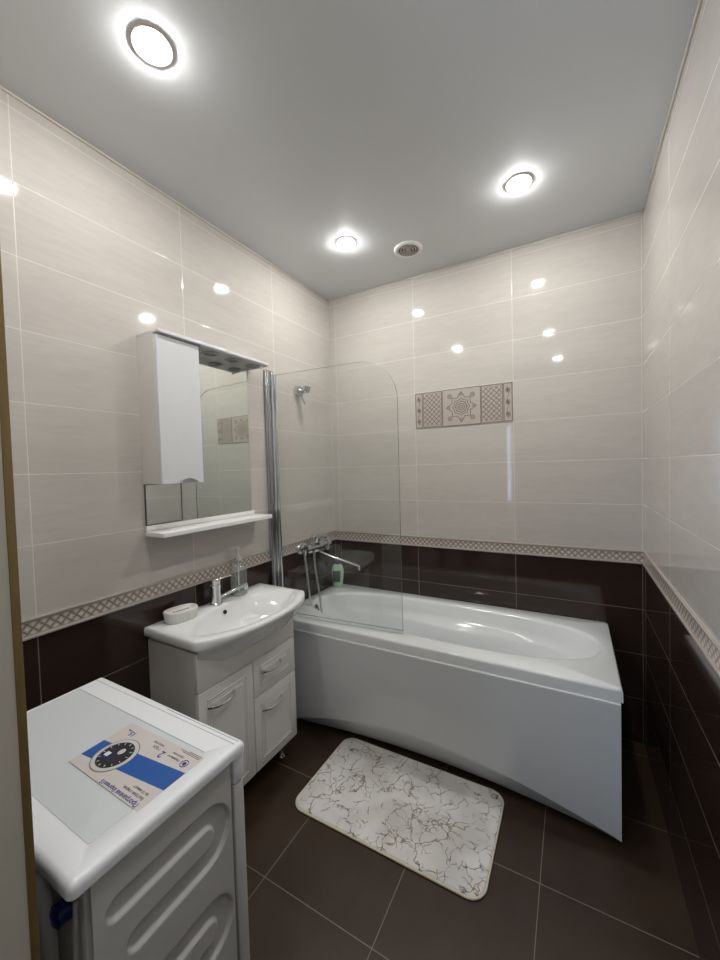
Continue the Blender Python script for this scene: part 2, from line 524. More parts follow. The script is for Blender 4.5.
# make sure the four corners are met exactly
for cxn, cyn in ((TX1, TY1), (TX0, TY1), (TX0, TY0), (TX1, TY0)):
    best = min(range(N), key=lambda i: (rect_pt(angs[i])[0] - cxn) ** 2 + (rect_pt(angs[i])[1] - cyn) ** 2)
    lo, hi = angs[best] - PI / N * 2, angs[best] + PI / N * 2
    tgt = math.atan2(cyn - bcy, cxn - bcx)
    f = lambda a: math.remainder(math.atan2(basin_pt(a)[1] - bcy, basin_pt(a)[0] - bcx) - tgt, 2 * PI)
    for _ in range(40):
        mid = (lo + hi) / 2
        if f(mid) > 0: hi = mid
        else: lo = mid
    angs[best] = (lo + hi) / 2
rings = []
rings.append([(*rect_pt(a, 0.012), 0.572) for a in angs])
rings.append([(*rect_pt(a, 0.0), 0.560) for a in angs])
rings.append([(*rect_pt(a, 0.0), TZ - 0.010) for a in angs])
rings.append([(*rect_pt(a, 0.002), TZ - 0.004) for a in angs])
rings.append([(*rect_pt(a, 0.007), TZ) for a in angs])
def depth_ring(g, z, right=0.0, arm=0.0):
    out = []
    for a in angs:
        x, y = basin_pt(a, g)
        t = max(0.0, (x - bcx) / 0.785)
        x -= right * t ** 2
        w = math.exp(-((x - 0.95) / 0.33) ** 2) * min(1.0, abs(math.sin(a)) * 1.2)
        y -= math.copysign(arm * w, y - bcy)
        out.append((x, y, z))
    return out
rings.append(depth_ring(-0.014, TZ))
rings.append(depth_ring(-0.004, TZ - 0.001))
rings.append(depth_ring(0.004, TZ - 0.006))
rings.append(depth_ring(0.010, TZ - 0.018))
rings.append(depth_ring(0.022, TZ - 0.070, 0.02))
rings.append(depth_ring(0.028, TZ - 0.100, 0.035, 0.012))
rings.append(depth_ring(0.034, TZ - 0.112, 0.045, 0.045))
rings.append(depth_ring(0.040, TZ - 0.128, 0.055, 0.052))
rings.append(depth_ring(0.054, TZ - 0.190, 0.09, 0.040))
rings.append(depth_ring(0.072, TZ - 0.270, 0.16, 0.02))
rings.append(depth_ring(0.092, TZ - 0.345, 0.24, 0.01))
rings.append(depth_ring(0.120, TZ - 0.385, 0.30))
rings.append(depth_ring(0.160, TZ - 0.400, 0.34))
bm = bmesh.new(); bridge(bm, rings, True, False, True)
shell = finish('tub', bm, 'acrylic', tub, ang=50)
# front panel with a toe recess under a curved crease
bm = bmesh.new(); NX = 60; rows = []
for i in range(NX + 1):
    t = i / NX; x = 0.135 + (1.690 - 0.135) * t
    s = math.sin(PI * min(1, max(0, t)))
    zc = 0.035 + 0.135 * s ** 0.9 * (1 - 0.12 * (t - 0.45))
    yb = -0.684 + 0.072 * s ** 0.8 + 0.012
    rows.append([(x, -0.684, 0.5585), (x, -0.690, 0.5585), (x, -0.6975, 0.5575), (x, -0.6995, 0.554), (x, -0.6995, 0.548), (x, -0.6990, (0.552 + zc) / 2), (x, -0.6985, zc + 0.004),
                 (x, -0.6975, zc), (x, -0.694 + 0.2 * (yb + 0.688), zc - 0.2 * (zc - 0.012)), (x, yb, 0.014), (x, yb + 0.004, 0.012), (x, yb + 0.006, 0.016), (x, -0.684 + 0.2 * (yb + 0.688), zc), (x, -0.685, zc + 0.01), (x, -0.684, 0.553)])
bridge(bm, rows, True, True, True)
fp = finish('front_panel', bm, 'panel', tub, ang=22)
# overflow grille on the left inner end, drain on the bottom
ox, oy, oz = 0.098, -0.405, 0.556
bm = lathe((ox, oy, oz), [(0.0, 0.0), (0.034, 0.0), (0.034, 0.006), (0.028, 0.010), (0.012, 0.011), (0.0, 0.011)], 28, (1, 0, 0.15), False, False)
of = finish('overflow_plate', bm, 'chrome', tub)
bm = bmesh.new()
for k in range(6):
    a = k * PI / 3
    add_lathe(bm, (ox + 0.0105, oy + 0.019 * math.cos(a), oz + 0.019 * math.sin(a)), [(0.0055, 0), (0.0055, 0.002)], 12, (1, 0, 0.15))
finish('overflow_holes', bm, 'dark', of)
finish('drain', lathe((0.42, bcy, TZ - 0.3995), [(0.0, 0.0), (0.036, 0.0), (0.034, 0.004), (0.026, 0.005), (0.0, 0.006)], 28, cap0=False, cap1=False), 'chrome', tub)
for fx in (0.25, 0.85, 1.5):
    finish('foot', lathe((fx, -0.34, 0.0), [(0.024, 0), (0.024, 0.012), (0.012, 0.016), (0.012, 0.205)], 16), 'steel', tub)

# ------------------------------------------------------------------ glass bath screen
scr = thing('bath_screen', 'clear glass bath screen with rounded top corner and chrome wall profile', 'shower screen', (0.03, -0.655, TZ))
GY = -0.655; GX0, GX1, GZ0, GZ1, GR = 0.040, 0.785, 0.626, 2.004, 0.21
def swing(bm):
    # the leaf stands a few degrees inward of the tub edge
    for v in bm.verts: v.co.y += (v.co.x - 0.03) * 0.073
    return bm
pts = [(GX0, GZ0), (GX1, GZ0)]
for i in range(25):
    a = PI / 2 * i / 24
    pts.append((GX1 - GR + GR * math.cos(a), GZ1 - GR + GR * math.sin(a)))
pts.append((GX0, GZ1))
bm = bmesh.new()
bridge(bm, [[(x, GY - 0.003, z) for x, z in pts], [(x, GY + 0.003, z) for x, z in pts]], True, True, True)
for f in bm.faces:
    if len(f.verts) == 4: f.material_index = 1
gp = finish('glass_panel', swing(bm), ['glass', 'glassedge'], scr, smooth=False)
bm = box(GX0, GX1 + 0.002, GY - 0.005, GY + 0.005, TZ + 0.001, GZ0 + 0.002, bev=0.002)
finish('seal_strip', swing(bm), 'clear', scr)
bm = box(0.0005, 0.020, -0.702, -0.672, TZ + 0.004, 2.034, bev=0.003)
add_box(bm, 0.020, 0.026, -0.697, -0.666, TZ + 0.004, 2.030, bev=0.002)
finish('wall_profile', bm, 'steel', scr)
bm = tube([(0.030, -0.664, TZ + 0.006), (0.030, -0.664, 2.026)], 0.008, 16)
add_box(bm, 0.034, 0.052, GY - 0.007, GY + 0.007, TZ + 0.018, 2.008, bev=0.003)
finish('hinge_profile', bm, 'chrome', scr)

# ------------------------------------------------------------------ bath mixer on the left wall
mx = thing('bath_mixer', 'chrome bath mixer with long flat spout on the left wall above the tub', 'tap', (0.0, -0.35, 0.94))
my, mz, mxx = -0.345, 0.945, 0.066
bm = tube(smooth_path([(mxx, my - 0.105, mz), (mxx, my - 0.06, mz), (mxx, my, mz), (mxx, my + 0.06, mz), (mxx, my + 0.105, mz)], 4),
          [0.026] * 3 + [0.030] * 4 + [0.036] * 3 + [0.036] * 4 + [0.030] * 3, 24)
add_lathe(bm, (mxx, my, mz - 0.025), [(0.028, 0.0), (0.031, 0.02), (0.032, 0.055), (0.030, 0.066)], 24)
finish('body', bm, 'chrome', mx)
for s in (-0.075, 0.075):
    bm = lathe((0.0005, my + s, mz), [(0.038, 0.0), (0.038, 0.006), (0.032, 0.018), (0.024, 0.024), (0.022, 0.06)], 24, (1, 0, 0), True, True)
    finish('wall_rose', bm, 'chrome', mx)
bm = lathe((mxx, my, mz + 0.037), [(0.030, 0.0), (0.034, 0.006), (0.034, 0.036), (0.026, 0.046)], 24)
add_box(bm, mxx - 0.012, mxx + 0.085, my - 0.017, my + 0.017, mz + 0.064, mz + 0.084, bev=0.006)
finish('lever', bm, 'chrome', mx)
bm = lathe((mxx, my + 0.10, mz), [(0.030, 0.0), (0.042, 0.006), (0.046, 0.018), (0.043, 0.036), (0.026, 0.048)], 24, (0, 1, 0))
finish('diverter_knob', bm, 'chrome', mx)
bm = tube(smooth_path([(mxx + 0.004, my + 0.03, mz - 0.028), (0.14, my + 0.053, mz - 0.058), (0.24, my + 0.084, mz - 0.092), (0.335, my + 0.112, mz - 0.124)], 6), 0.0105, 16, flat=(0.55, 1.1), up=(0, 0, 1))
add_lathe(bm, (0.330, my + 0.110, mz - 0.150), [(0.009, 0.0), (0.010, 0.015), (0.010, 0.028)], 16)
finish('spout', bm, 'chrome', mx)
# hand shower hanging in the cradle and its hose drooping into the tub
hose = smooth_path([(0.080, my - 0.028, mz - 0.028), (0.080, my - 0.030, mz - 0.07), (0.088, my - 0.030, 0.79), (0.112, my - 0.034, 0.66), (0.130, my - 0.040, 0.56), (0.165, my - 0.060, 0.48), (0.215, my - 0.085, 0.43),
                    (0.200, my - 0.110, 0.45), (0.150, my - 0.120, 0.52), (0.116, my - 0.126, 0.60), (0.100, my - 0.130, 0.74), (0.092, my - 0.136, 0.87), (0.086, my - 0.139, 0.915)], 10)
finish('shower_hose', tube(hose, 0.0068, 10), 'hose', mx)
bm = lathe((0.086, my - 0.139, 0.912), [(0.010, 0.0), (0.012, 0.02), (0.017, 0.035), (0.017, 0.050)], 18, (0, 0, 1))
add_lathe(bm, (0.060, my - 0.137, 0.968), [(0.012, 0.0), (0.026, 0.012), (0.028, 0.030), (0.022, 0.036)], 20, (1, 0, 0.1))
finish('hand_shower', bm, 'chrome', mx)

# shower holder high on the left wall
sh = thing('shower_holder', 'small chrome shower holder high on the left wall behind the glass', 'shower holder', (0.0, -0.40, 1.94))
bm = lathe((0.0005, -0.400, 1.960), [(0.034, 0.0), (0.034, 0.010), (0.030, 0.030), (0.022, 0.048), (0.016, 0.056)], 24, (1, 0, -0.15))
finish('wall_plate', bm, 'chrome', sh)
bm = lathe((0.076, -0.405, 1.940), [(0.014, 0.0), (0.023, 0.010), (0.024, 0.040), (0.018, 0.042)], 20, (0.3, 0.0, 1))
add_tube(bm, [(0.045, -0.401, 1.957), (0.078, -0.404, 1.957)], 0.014, 14)
finish('cradle', bm, 'chrome', sh)
finish('hook', tube(smooth_path([(0.040, -0.402, 1.935), (0.046, -0.398, 1.90), (0.058, -0.394, 1.872)], 5), 0.006, 10), 'steel', sh)

# shampoo bottle on the tub corner
sp = thing('shampoo_bottle', 'pale green shampoo bottle with navy cap on the tub corner', 'bottle', (0.066, -0.083, TZ))
def oval(cx, cy, z, a, b, rot, n=28):
    return [(cx + a * math.cos(2 * PI * i / n) * math.cos(rot) - b * math.sin(2 * PI * i / n) * math.sin(rot),
             cy + a * math.cos(2 * PI * i / n) * math.sin(rot) + b * math.sin(2 * PI * i / n) * math.cos(rot), z) for i in range(n)]
rt = math.radians(35)
bm = bmesh.new()
bridge(bm, [oval(0.066, -0.083, TZ + z, a, b, rt) for z, a, b in ((0.0, 0.029, 0.017), (0.003, 0.032, 0.020), (0.03, 0.036, 0.021), (0.09, 0.043, 0.022), (0.125, 0.043, 0.022), (0.150, 0.036, 0.020), (0.165, 0.024, 0.015))], True, True, True)
finish('bottle', bm, 'shampoo', sp)
bm = bmesh.new()
bridge(bm, [oval(0.066, -0.083, TZ + z, a, b, rt) for z, a, b in ((0.165, 0.020, 0.015), (0.168, 0.022, 0.017), (0.192, 0.020, 0.015), (0.196, 0.014, 0.010))], True, True, True)
finish('cap', bm, 'navy', sp)
bm = bmesh.new()
fr = []
for z, a, b in ((0.040, 0.0380, 0.0216), (0.06, 0.0402, 0.0222), (0.09, 0.0435, 0.0226), (0.120, 0.0435, 0.0226)):
    ring = oval(0.066, -0.083, TZ + z, a, b, rt, 56)
    fr.append([ring[i] for i in range(33, 47)])
bridge(bm, fr, False)
finish('label', bm, 'shampoolabel', sp)

# ------------------------------------------------------------------ vanity cabinet
CX, CY0, CY1, CZ0, CZ1 = 0.287, -1.438, -0.873, 0.110, 0.772
va = thing('vanity_cabinet', 'white vanity cabinet with one door and two drawers under the washbasin', 'cabinet', (0.15, -1.155, 0))
bm = box(0.004, CX, CY0, CY0 + 0.016, CZ0, CZ1)
add_box(bm, 0.004, CX, CY1 - 0.016, CY1, CZ0, CZ1)
add_box(bm, 0.004, CX, CY0 + 0.016, CY1 - 0.016, CZ0, CZ0 + 0.016)
add_box(bm, 0.004, 0.010, CY0 + 0.016, CY1 - 0.016, CZ0 + 0.016, CZ1)
finish('carcass', bm, 'vanity_side', va, smooth=False)
finish('apron', box(CX - 0.001, CX + 0.017, CY0, CY1, 0.618, CZ1, bev=0.0015), 'vanity', va)
def front(name, y0, y1, z0, z1):
    x = CX + 0.001; t = 0.018
    bm = box(x, x + t, y0, y1, z0, z1, bev=0.003)
    m = min(0.038, (z1 - z0) * 0.24)
    # routed frame: two stepped mouldings round a raised field
    for ins, w, h in ((m, 0.006, 0.0025), (m + 0.012, 0.004, 0.0018)):
        for a in ((y0 + ins, y1 - ins, z0 + ins, z0 + ins + w), (y0 + ins, y1 - ins, z1 - ins - w, z1 - ins), (y0 + ins, y0 + ins + w, z0 + ins, z1 - ins), (y1 - ins - w, y1 - ins, z0 + ins, z1 - ins)):
            add_box(bm, x + t - 0.002, x + t + h, *a, bev=0.0012, seg=1)
    add_box(bm, x + t - 0.002, x + t + 0.0022, y0 + m + 0.022, y1 - m - 0.022, z0 + m + 0.022, z1 - m - 0.022, bev=0.0018, seg=1)
    return finish(name, bm, 'vanity', va)
def pull(parent, yc, zc, L=0.125):
    x = CX + 0.019
    pth = smooth_path([(x + 0.002, yc - L / 2, zc), (x + 0.016, yc - L / 2 + 0.012, zc - 0.001), (x + 0.026, yc - L / 4, zc - 0.003), (x + 0.029, yc, zc - 0.004), (x + 0.026, yc + L / 4, zc - 0.003), (x + 0.016, yc + L / 2 - 0.012, zc - 0.001), (x + 0.002, yc + L / 2, zc)], 5)
    n = len(pth)
    finish('handle', tube(pth, [0.0045 + 0.0025 * abs(2 * i / (n - 1) - 1) for i in range(n)], 10), 'chrome', parent)
YS = -1.158
d = front('door', CY0 + 0.001, YS - 0.002, CZ0 + 0.002, 0.614); pull(d, -1.335, 0.548)
d = front('drawer', YS + 0.0015, CY1 - 0.001, 0.447, 0.614); pull(d, -1.05, 0.548)
d = front('drawer', YS + 0.0015, CY1 - 0.001, CZ0 + 0.002, 0.443); pull(d, -1.05, 0.374)
for lx, ly in ((0.05, CY0 + 0.06), (0.25, CY0 + 0.06), (0.05, CY1 - 0.06), (0.235, CY1 - 0.045)):
    finish('leg', lathe((lx, ly, 0.0), [(0.020, 0), (0.022, 0.006), (0.014, 0.018), (0.013, 0.085), (0.024, 0.092), (0.024, CZ0)], 18), 'chrome', va)

# ------------------------------------------------------------------ washbasin
wb = thing('washbasin', 'white ceramic washbasin with bowed front on the vanity cabinet', 'sink', (0.2, -1.145, 0.785))
SY0, SY1, SZ, SCY = -1.452, -0.790, 0.828, -1.138
def outline(n=160):
    """plan outline of the basin, dense"""
    key = []
    hw = (SY1 - SY0) / 2
    P = []
    def arc(cx, cy, r, a0, a1, k=8):
        for i in range(k + 1):
            a = math.radians(a0 + (a1 - a0) * i / k); P.append((cx + r * math.cos(a), cy + r * math.sin(a)))
    # start at back left, run along the left side, front bow, right side, back
    P.append((0.002, SY0)); P.append((0.15, SY0))
    P.append((0.27, SY0 + 0.001))
    r = 0.035
    arc(0.300, SY0 + r, r, 270, 322)
    for i in range(1, 30):
        t = i / 30; y = SY0 + 0.012 + (SY1 - SY0 - 0.024) * t
        P.append((0.330 + 0.092 * (1 - abs(2 * t - 1) ** 2.5), y))
    arc(0.300, SY1 - r, r, 38, 90)
    P.append((0.27, SY1 - 0.001)); P.append((0.15, SY1)); P.append((0.002, SY1))
    return P
OUT = outline()
icx, icy = 0.250, -1.125
def ray_hit(poly, a):
    dx, dy = math.cos(a), math.sin(a); best = None
    for i in range(len(poly)):
        x1, y1 = poly[i][0] - icx, poly[i][1] - icy
        x2, y2 = poly[(i + 1) % len(poly)][0] - icx, poly[(i + 1) % len(poly)][1] - icy
        den = dx * (y2 - y1) - dy * (x2 - x1)
        if abs(den) < 1e-12: continue
        t = (x1 * (y2 - y1) - y1 * (x2 - x1)) / den
        u = (x1 * dy - y1 * dx) / den
        if t > 0 and -1e-6 <= u <= 1 + 1e-6: best = t if best is None else min(best, t)
    return best
NS = 200
sa = [2 * PI * i / NS for i in range(NS)]
for cxn, cyn in ((0.002, SY0), (0.002, SY1)):
    tgt = math.atan2(cyn - icy, cxn - icx) % (2 * PI)
    j = min(range(NS), key=lambda i: abs(sa[i] - tgt)); sa[j] = tgt
orad = [ray_hit(OUT, a) for a in sa]
def inner_poly():
    P = []
    yc, hw = -1.112, 0.296
    def halfs(v):
        y = yc + hw * v
        t = (y - SY0 - 0.012) / (SY1 - SY0 - 0.024)
        f = 0.330 + 0.092 * (1 - min(1.0, abs(2 * t - 1)) ** 2.5) - 0.036
        b = 0.088 + 0.120 * abs(v) ** 2.4
        m, h = (f + b) / 2, (f - b) / 2 * math.sqrt(max(0.0, 1 - abs(v) ** 4))
        return y, m + h, m - h
    vs = [math.sin(PI / 2 * (-1 + 2 * i / 90)) for i in range(91)]
    for v in vs: y, f, b = halfs(v); P.append((f, y))
    for v in reversed(vs[1:-1]): y, f, b = halfs(v); P.append((b, y))
    return P
INN = inner_poly()
irad = [ray_hit(INN, a) for a in sa]
def ring_at(rads, z): return [(icx + r * math.cos(a), icy + r * math.sin(a), z(i) if callable(z) else z) for i, (a, r) in enumerate(zip(sa, rads))]
def front_w(i):
    x = icx + orad[i] * math.cos(sa[i])
    return min(1.0, max(0.0, (x - 0.31) / 0.10))
def low(i, f):
    """outer shell below the rim: pulls in toward the cabinet, deeper at the bowed front"""
    x = icx + orad[i] * math.cos(sa[i]); y = icy + orad[i] * math.sin(sa[i])
    tx = min(x, CX + 0.0195); ty = min(max(y, CY0 + 0.004), CY1 - 0.004)
    fx = f ** (1.6 - 0.65 * front_w(i))
    z = SZ - 0.036 + 0.018 * front_w(i) - f * (0.010 + 0.115 * front_w(i))
    return (max(0.002, x + (tx - x) * fx), y + (ty - y) * fx, z)
rings = [[low(i, f) for i in range(NS)] for f in (1.0, 0.85, 0.65, 0.45, 0.25, 0.1, 0.0)]
rings.append(ring_at(orad, SZ - 0.010))
rings.append(ring_at([r - 0.003 for r in orad], SZ - 0.003))
rings.append(ring_at([r - 0.010 for r in orad], SZ))
rings.append(ring_at([r + 0.006 if r + 0.006 < o - 0.012 else (r + o - 0.012) / 2 for r, o in zip(irad, orad)], SZ))
rings.append(ring_at(irad, SZ - 0.003))
rings.append(ring_at([r * 0.972 - 0.002 for r in irad], SZ - 0.011))
for s, t, z in ((0.95, 0.89, 0.024), (0.915, 0.775, 0.040), (0.86, 0.69, 0.075), (0.74, 0.57, 0.108), (0.55, 0.43, 0.128), (0.30, 0.25, 0.136), (0.10, 0.10, 0.139)):
    rings.append([(icx + (x - icx) * s, icy + (y - icy) * t, SZ - z) for x, y, _ in ring_at(irad, 0.0)])
bm = bmesh.new(); bridge(bm, rings, True, False, True)
basin = finish('basin', bm, 'ceramic', wb, ang=50)
finish('drain', lathe((icx, icy, SZ - 0.1385), [(0.0, 0.0), (0.022, 0.0), (0.021, 0.004), (0.0, 0.005)], 24, cap0=False, cap1=False), 'chrome', wb)
bm = lathe((0.1040, SCY + 0.012, SZ - 0.034), [(0.0, 0.0), (0.010, 0.0), (0.010, 0.003), (0.0, 0.003)], 20, (1, 0, 0.35), False, False)
finish('overflow_hole', bm, 'dark', wb)

# basin tap
bt = thing('basin_tap', 'chrome single lever tap on the back edge of the washbasin', 'tap', (0.060, SCY, SZ))
tx, ty = 0.060, SCY
bm = lathe((tx, ty, SZ + 0.0005), [(0.029, 0.0), (0.029, 0.006), (0.025, 0.010), (0.0235, 0.074), (0.025, 0.084), (0.025, 0.094), (0.022, 0.097)], 28)
finish('body', bm, 'chrome', bt)
bm = lathe((tx, ty, SZ + 0.0975), [(0.022, 0.0), (0.0245, 0.004), (0.0245, 0.020), (0.019, 0.027), (0.006, 0.029)], 28)
add_tube(bm, smooth_path([(tx, ty, SZ + 0.119), (tx + 0.008, ty + 0.03, SZ + 0.120), (tx + 0.014, ty + 0.080, SZ + 0.121)], 5), 0.010, 12, flat=(0.5, 1.2), up=(0, 0, 1))
finish('lever', bm, 'chrome', bt)
bm = tube(smooth_path([(tx, ty, SZ + 0.030), (tx + 0.012, ty + 0.030, SZ + 0.034), (tx + 0.036, ty + 0.085, SZ + 0.052), (tx + 0.060, ty + 0.140, SZ + 0.066)], 6), 0.012, 16, flat=(0.7, 1.0), up=(0, 0, 1))
add_lathe(bm, (tx + 0.058, ty + 0.135, SZ + 0.042), [(0.010, 0.0), (0.011, 0.004), (0.011, 0.024)], 18)
finish('spout', bm, 'chrome', bt)

# soap dispenser
sx, sy = 0.050, -0.985
sd = thing('soap_dispenser', 'clear plastic pump bottle standing beside the tap on the washbasin', 'soap dispenser', (sx, sy, SZ))
bm = lathe((sx, sy, SZ + 0.0005), [(0.0, 0.0), (0.038, 0.0), (0.041, 0.004), (0.041, 0.125), (0.036, 0.145), (0.020, 0.160), (0.014, 0.164), (0.014, 0.175)], 32, cap0=False, cap1=True)
bo = finish('bottle', bm, 'clear', sd)
finish('liquid_soap', lathe((sx, sy, SZ + 0.003), [(0.0, 0.0), (0.036, 0.0), (0.0385, 0.003), (0.0385, 0.040), (0.0, 0.0405)], 32, cap0=False, cap1=False), 'soap', bo)
bm = lathe((sx, sy, SZ + 0.1755), [(0.016, 0.0), (0.017, 0.016), (0.008, 0.020), (0.006, 0.022), (0.006, 0.052), (0.012, 0.054), (0.013, 0.066), (0.006, 0.070)], 24)
add_tube(bm, smooth_path([(sx, sy, SZ + 0.236), (sx - 0.018, sy - 0.014, SZ + 0.237), (sx - 0.030, sy - 0.024, SZ + 0.228)], 4), 0.0065, 12)
finish('pump', bm, 'pump', sd)
finish('dip_tube', tube([(sx, sy, SZ + 0.012), (sx, sy, SZ + 0.17)], 0.0028, 8), 'white', sd)

# soap dish
dcx, dcy = 0.074, -1.332
so = thing('soap_dish', 'white ribbed oval soap dish on the left end of the washbasin', 'soap dish', (dcx, dcy, SZ))
NR = 120; rd = math.radians(78)
def ribbed(a, b, z, amp):
    out = []
    for i in range(NR):
        t = 2 * PI * i / NR; k = 1 + amp * math.cos(30 * t)
        ex = 2.5; kk = (abs(math.cos(t)) ** ex + abs(math.sin(t)) ** ex) ** (-1 / ex)
        x, y = 1.13 * a * k * kk * math.cos(t), 1.10 * b * k * kk * math.sin(t)
        out.append((dcx + x * math.cos(rd) - y * math.sin(rd), dcy + x * math.sin(rd) + y * math.cos(rd), z))
    return out
z0 = SZ + 0.0005
bm = bmesh.new()
bridge(bm, [ribbed(0.052, 0.034, z0, 0.01), ribbed(0.055, 0.037, z0 + 0.004, 0.018), ribbed(0.060, 0.042, z0 + 0.040, 0.018), ribbed(0.0605, 0.0425, z0 + 0.045, 0.004),
            ribbed(0.058, 0.040, z0 + 0.048, 0.0), ribbed(0.052, 0.035, z0 + 0.048, 0.0), ribbed(0.048, 0.031, z0 + 0.040, 0.0), ribbed(0.020, 0.012, z0 + 0.039, 0.0)], True, True, True)
di = finish('dish', bm, 'dish', so, ang=60)
bm = bmesh.new()
for k in range(5):
    o = (k - 2) * 0.014
    add_lathe(bm, (dcx + o * math.cos(rd), dcy + o * math.sin(rd), z0 + 0.0398), [(0.0035, 0.0), (0.0035, 0.0006)], 10, sx=1.0, sy=2.2)
finish('drain_slots', bm, 'dark', di)

# ------------------------------------------------------------------ mirror cabinet
mc = thing('mirror_cabinet', 'white wall mirror with side cabinet, canopy and shelf above the washbasin', 'mirror', (0.0, -1.12, 1.2))
MY0, MY1, MZ0, MZ1 = -1.428, -0.845, 1.222, 2.008
bm = box(0.012, 0.016, -1.262, MY1, MZ0, MZ1 - 0.002, bev=0.0008, seg=1)
mir = finish('mirror', bm, 'mirror', mc, smooth=False)
finish('edge_band', box(0.004, 0.0115, MY0 + 0.002, MY1 - 0.001, MZ0, MZ1 - 0.002), 'mirroredge', mc, smooth=False)
finish('lower_mirror', box(0.012, 0.016, MY0 + 0.003, -1.268, MZ0 + 0.022, 1.409), 'mirror', mc, smooth=False)
bm = box(0.0005, 0.110, MY0, -1.232, 1.413, MZ1)
finish('side_cupboard', bm, 'cabside', mc, smooth=False)
# the door with a half-round grip notch in its lower edge
dz0, dz1, dy0, dy1 = 1.413, 2.001, MY0 + 0.001, -1.232
ncy, nw, nh = -1.305, 0.050, 0.020
poly = [(dy0, dz0), (ncy - nw, dz0)]
for i in range(1, 16):
    t = i / 16; poly.append((ncy - nw + 2 * nw * t, dz0 + nh * math.sin(PI * t) ** 0.6))
poly += [(ncy + nw, dz0), (dy1, dz0), (dy1, dz1), (dy0, dz1)]
bm = bmesh.new()
bridge(bm, [[(0.1115, y, z) for y, z in poly], [(0.127, y, z) for y, z in poly], [(0.129, y + (0.002 if y < -1.3 else -0.002), z) for y, z in poly]], True, True, True)
cd = finish('cupboard_door', bm, 'cabinet', mc, ang=30)
finish('canopy', box(0.0005, 0.142, MY0 + 0.001, -0.808, MZ1 + 0.001, MZ1 + 0.015, bev=0.002), ['cabinet'], mc)
finish('canopy_underside', box(0.004, 0.136, -1.228, -0.814, MZ1 - 0.0035, MZ1 + 0.0008), 'canopy', mc, smooth=False)
for ly in (-1.13, -1.00, -0.87):
    bm = lathe((0.078, ly, MZ1 - 0.0038), [(0.026, 0.0), (0.034, 0.0), (0.036, -0.003), (0.034, -0.006), (0.027, -0.004), (0.026, 0.0)], 28, cap0=False, cap1=False)
    sl = finish('spot_lamp', bm, 'canopy', mc)
    finish('spot_lens', lathe((0.078, ly, MZ1 - 0.0042), [(0.0, -0.001), (0.026, -0.001), (0.026, 0.0)], 24, cap0=False), 'grey', sl)
finish('switch', lathe((0.118, -0.845, MZ1 - 0.0038), [(0.008, 0.0), (0.008, -0.012), (0.006, -0.014)], 16), 'white', mc)
bm = slab(rrect(0.0005, 0.128, MY0 - 0.004, -0.800, 0.012, 4), 1.200, 1.218, 0.003)
finish('shelf', bm, 'white', mc)
bm = box(0.0005, 0.018, MY0, MY1 + 0.02, 1.219, 1.2405, bev=0.002)
finish('shelf_lip', bm, 'white', mc)

# ------------------------------------------------------------------ washing machine
wm = thing('washing_machine', 'white front loading washing machine with product sticker beside the doorway', 'washing machine', (0.6, -1.93, 0))
X0, X1, Y0, Y1, LZ = 0.300, 0.896, -2.102, -1.757, 0.852
bm = box(X0 + 0.010, 0.874, -2.075, -1.792, 0.028, 0.8275, bev=0.004)
finish('body', bm, 'washer', wm)
# stamped right side: nested horizontal U-shaped grooves
def groove(y, z):
    h = 0.0
    for k in range(4):
        zc = 0.705 - 0.198 * k
        r = 0.042                       # centre line half height
        ye = -1.822 - r                 # centre of the bend
        if y > ye:
            d = abs(math.hypot((y - ye), (z - zc)) - r)
            d = min(d, abs(math.hypot((y - ye) * 1.0, (z - zc)) - r))
        else:
            du = math.hypot(min(0.0, y + 2.030), z - (zc + r)) if y < -2.030 else abs(z - (zc + r))
            dl = math.hypot(min(0.0, y + 2.000), z - (zc - r)) if y < -2.000 else abs(z - (zc - r))
            d = min(du, dl)
        t = min(1.0, max(0.0, (0.0215 - d) / 0.0050)); h = max(h, t * t * (3 - 2 * t))
    return h
bm = bmesh.new(); NY, NZ = 140, 380; g = []
for j in range(NZ + 1):
    z = 0.034 + (0.826 - 0.034) * j / NZ
    g.append([bm.verts.new((0.8865 - 0.0090 * groove(y, z), y, z)) for y in [-2.070 + (0.274) * i / NY for i in range(NY + 1)]])
for j in range(NZ):
    for i in range(NY):
        bm.faces.new((g[j][i], g[j][i + 1], g[j + 1][i + 1], g[j + 1][i]))
finish('side_panel', bm, 'washer', wm, ang=80)
bm = box(X0 + 0.006, 0.8885, -1.790, -1.760, 0.028, 0.764, bev=0.005)
fpan = finish('front_panel', bm, 'washer', wm)
bm = box(X0 + 0.006, 0.8895, -1.790, -1.758, 0.766, 0.8275, bev=0.006)
cp = finish('control_panel', bm, 'lid', wm)
finish('program_dial', lathe((0.60, -1.758, 0.792), [(0.021, 0.0), (0.020, 0.014), (0.016, 0.018)], 28, (0, 1, 0)), 'silver', cp)
finish('detergent_drawer', box(0.69, 0.86, -1.759, -1.754, 0.772, 0.812, bev=0.002), 'lid', cp)
bm = lathe((0.60, -1.761, 0.46), [(0.165, 0.0), (0.168, 0.012), (0.150, 0.022), (0.128, 0.014), (0.122, -0.001)], 48, (0, 1, 0), False, False)
pd = finish('porthole_door', bm, 'silver', wm)
finish('porthole_glass', lathe((0.60, -1.760, 0.46), [(0.124, 0.004), (0.09, 0.010), (0.04, 0.018), (0.0, 0.020)], 40, (0, 1, 0), False, False), 'dark', pd)
for fx, fy in ((0.35, -2.03), (0.83, -2.03), (0.35, -1.82), (0.83, -1.82)):
    finish('foot', lathe((fx, fy, 0.0), [(0.02, 0), (0.02, 0.012), (0.012, 0.016), (0.012, 0.03)], 16), 'grey', wm)
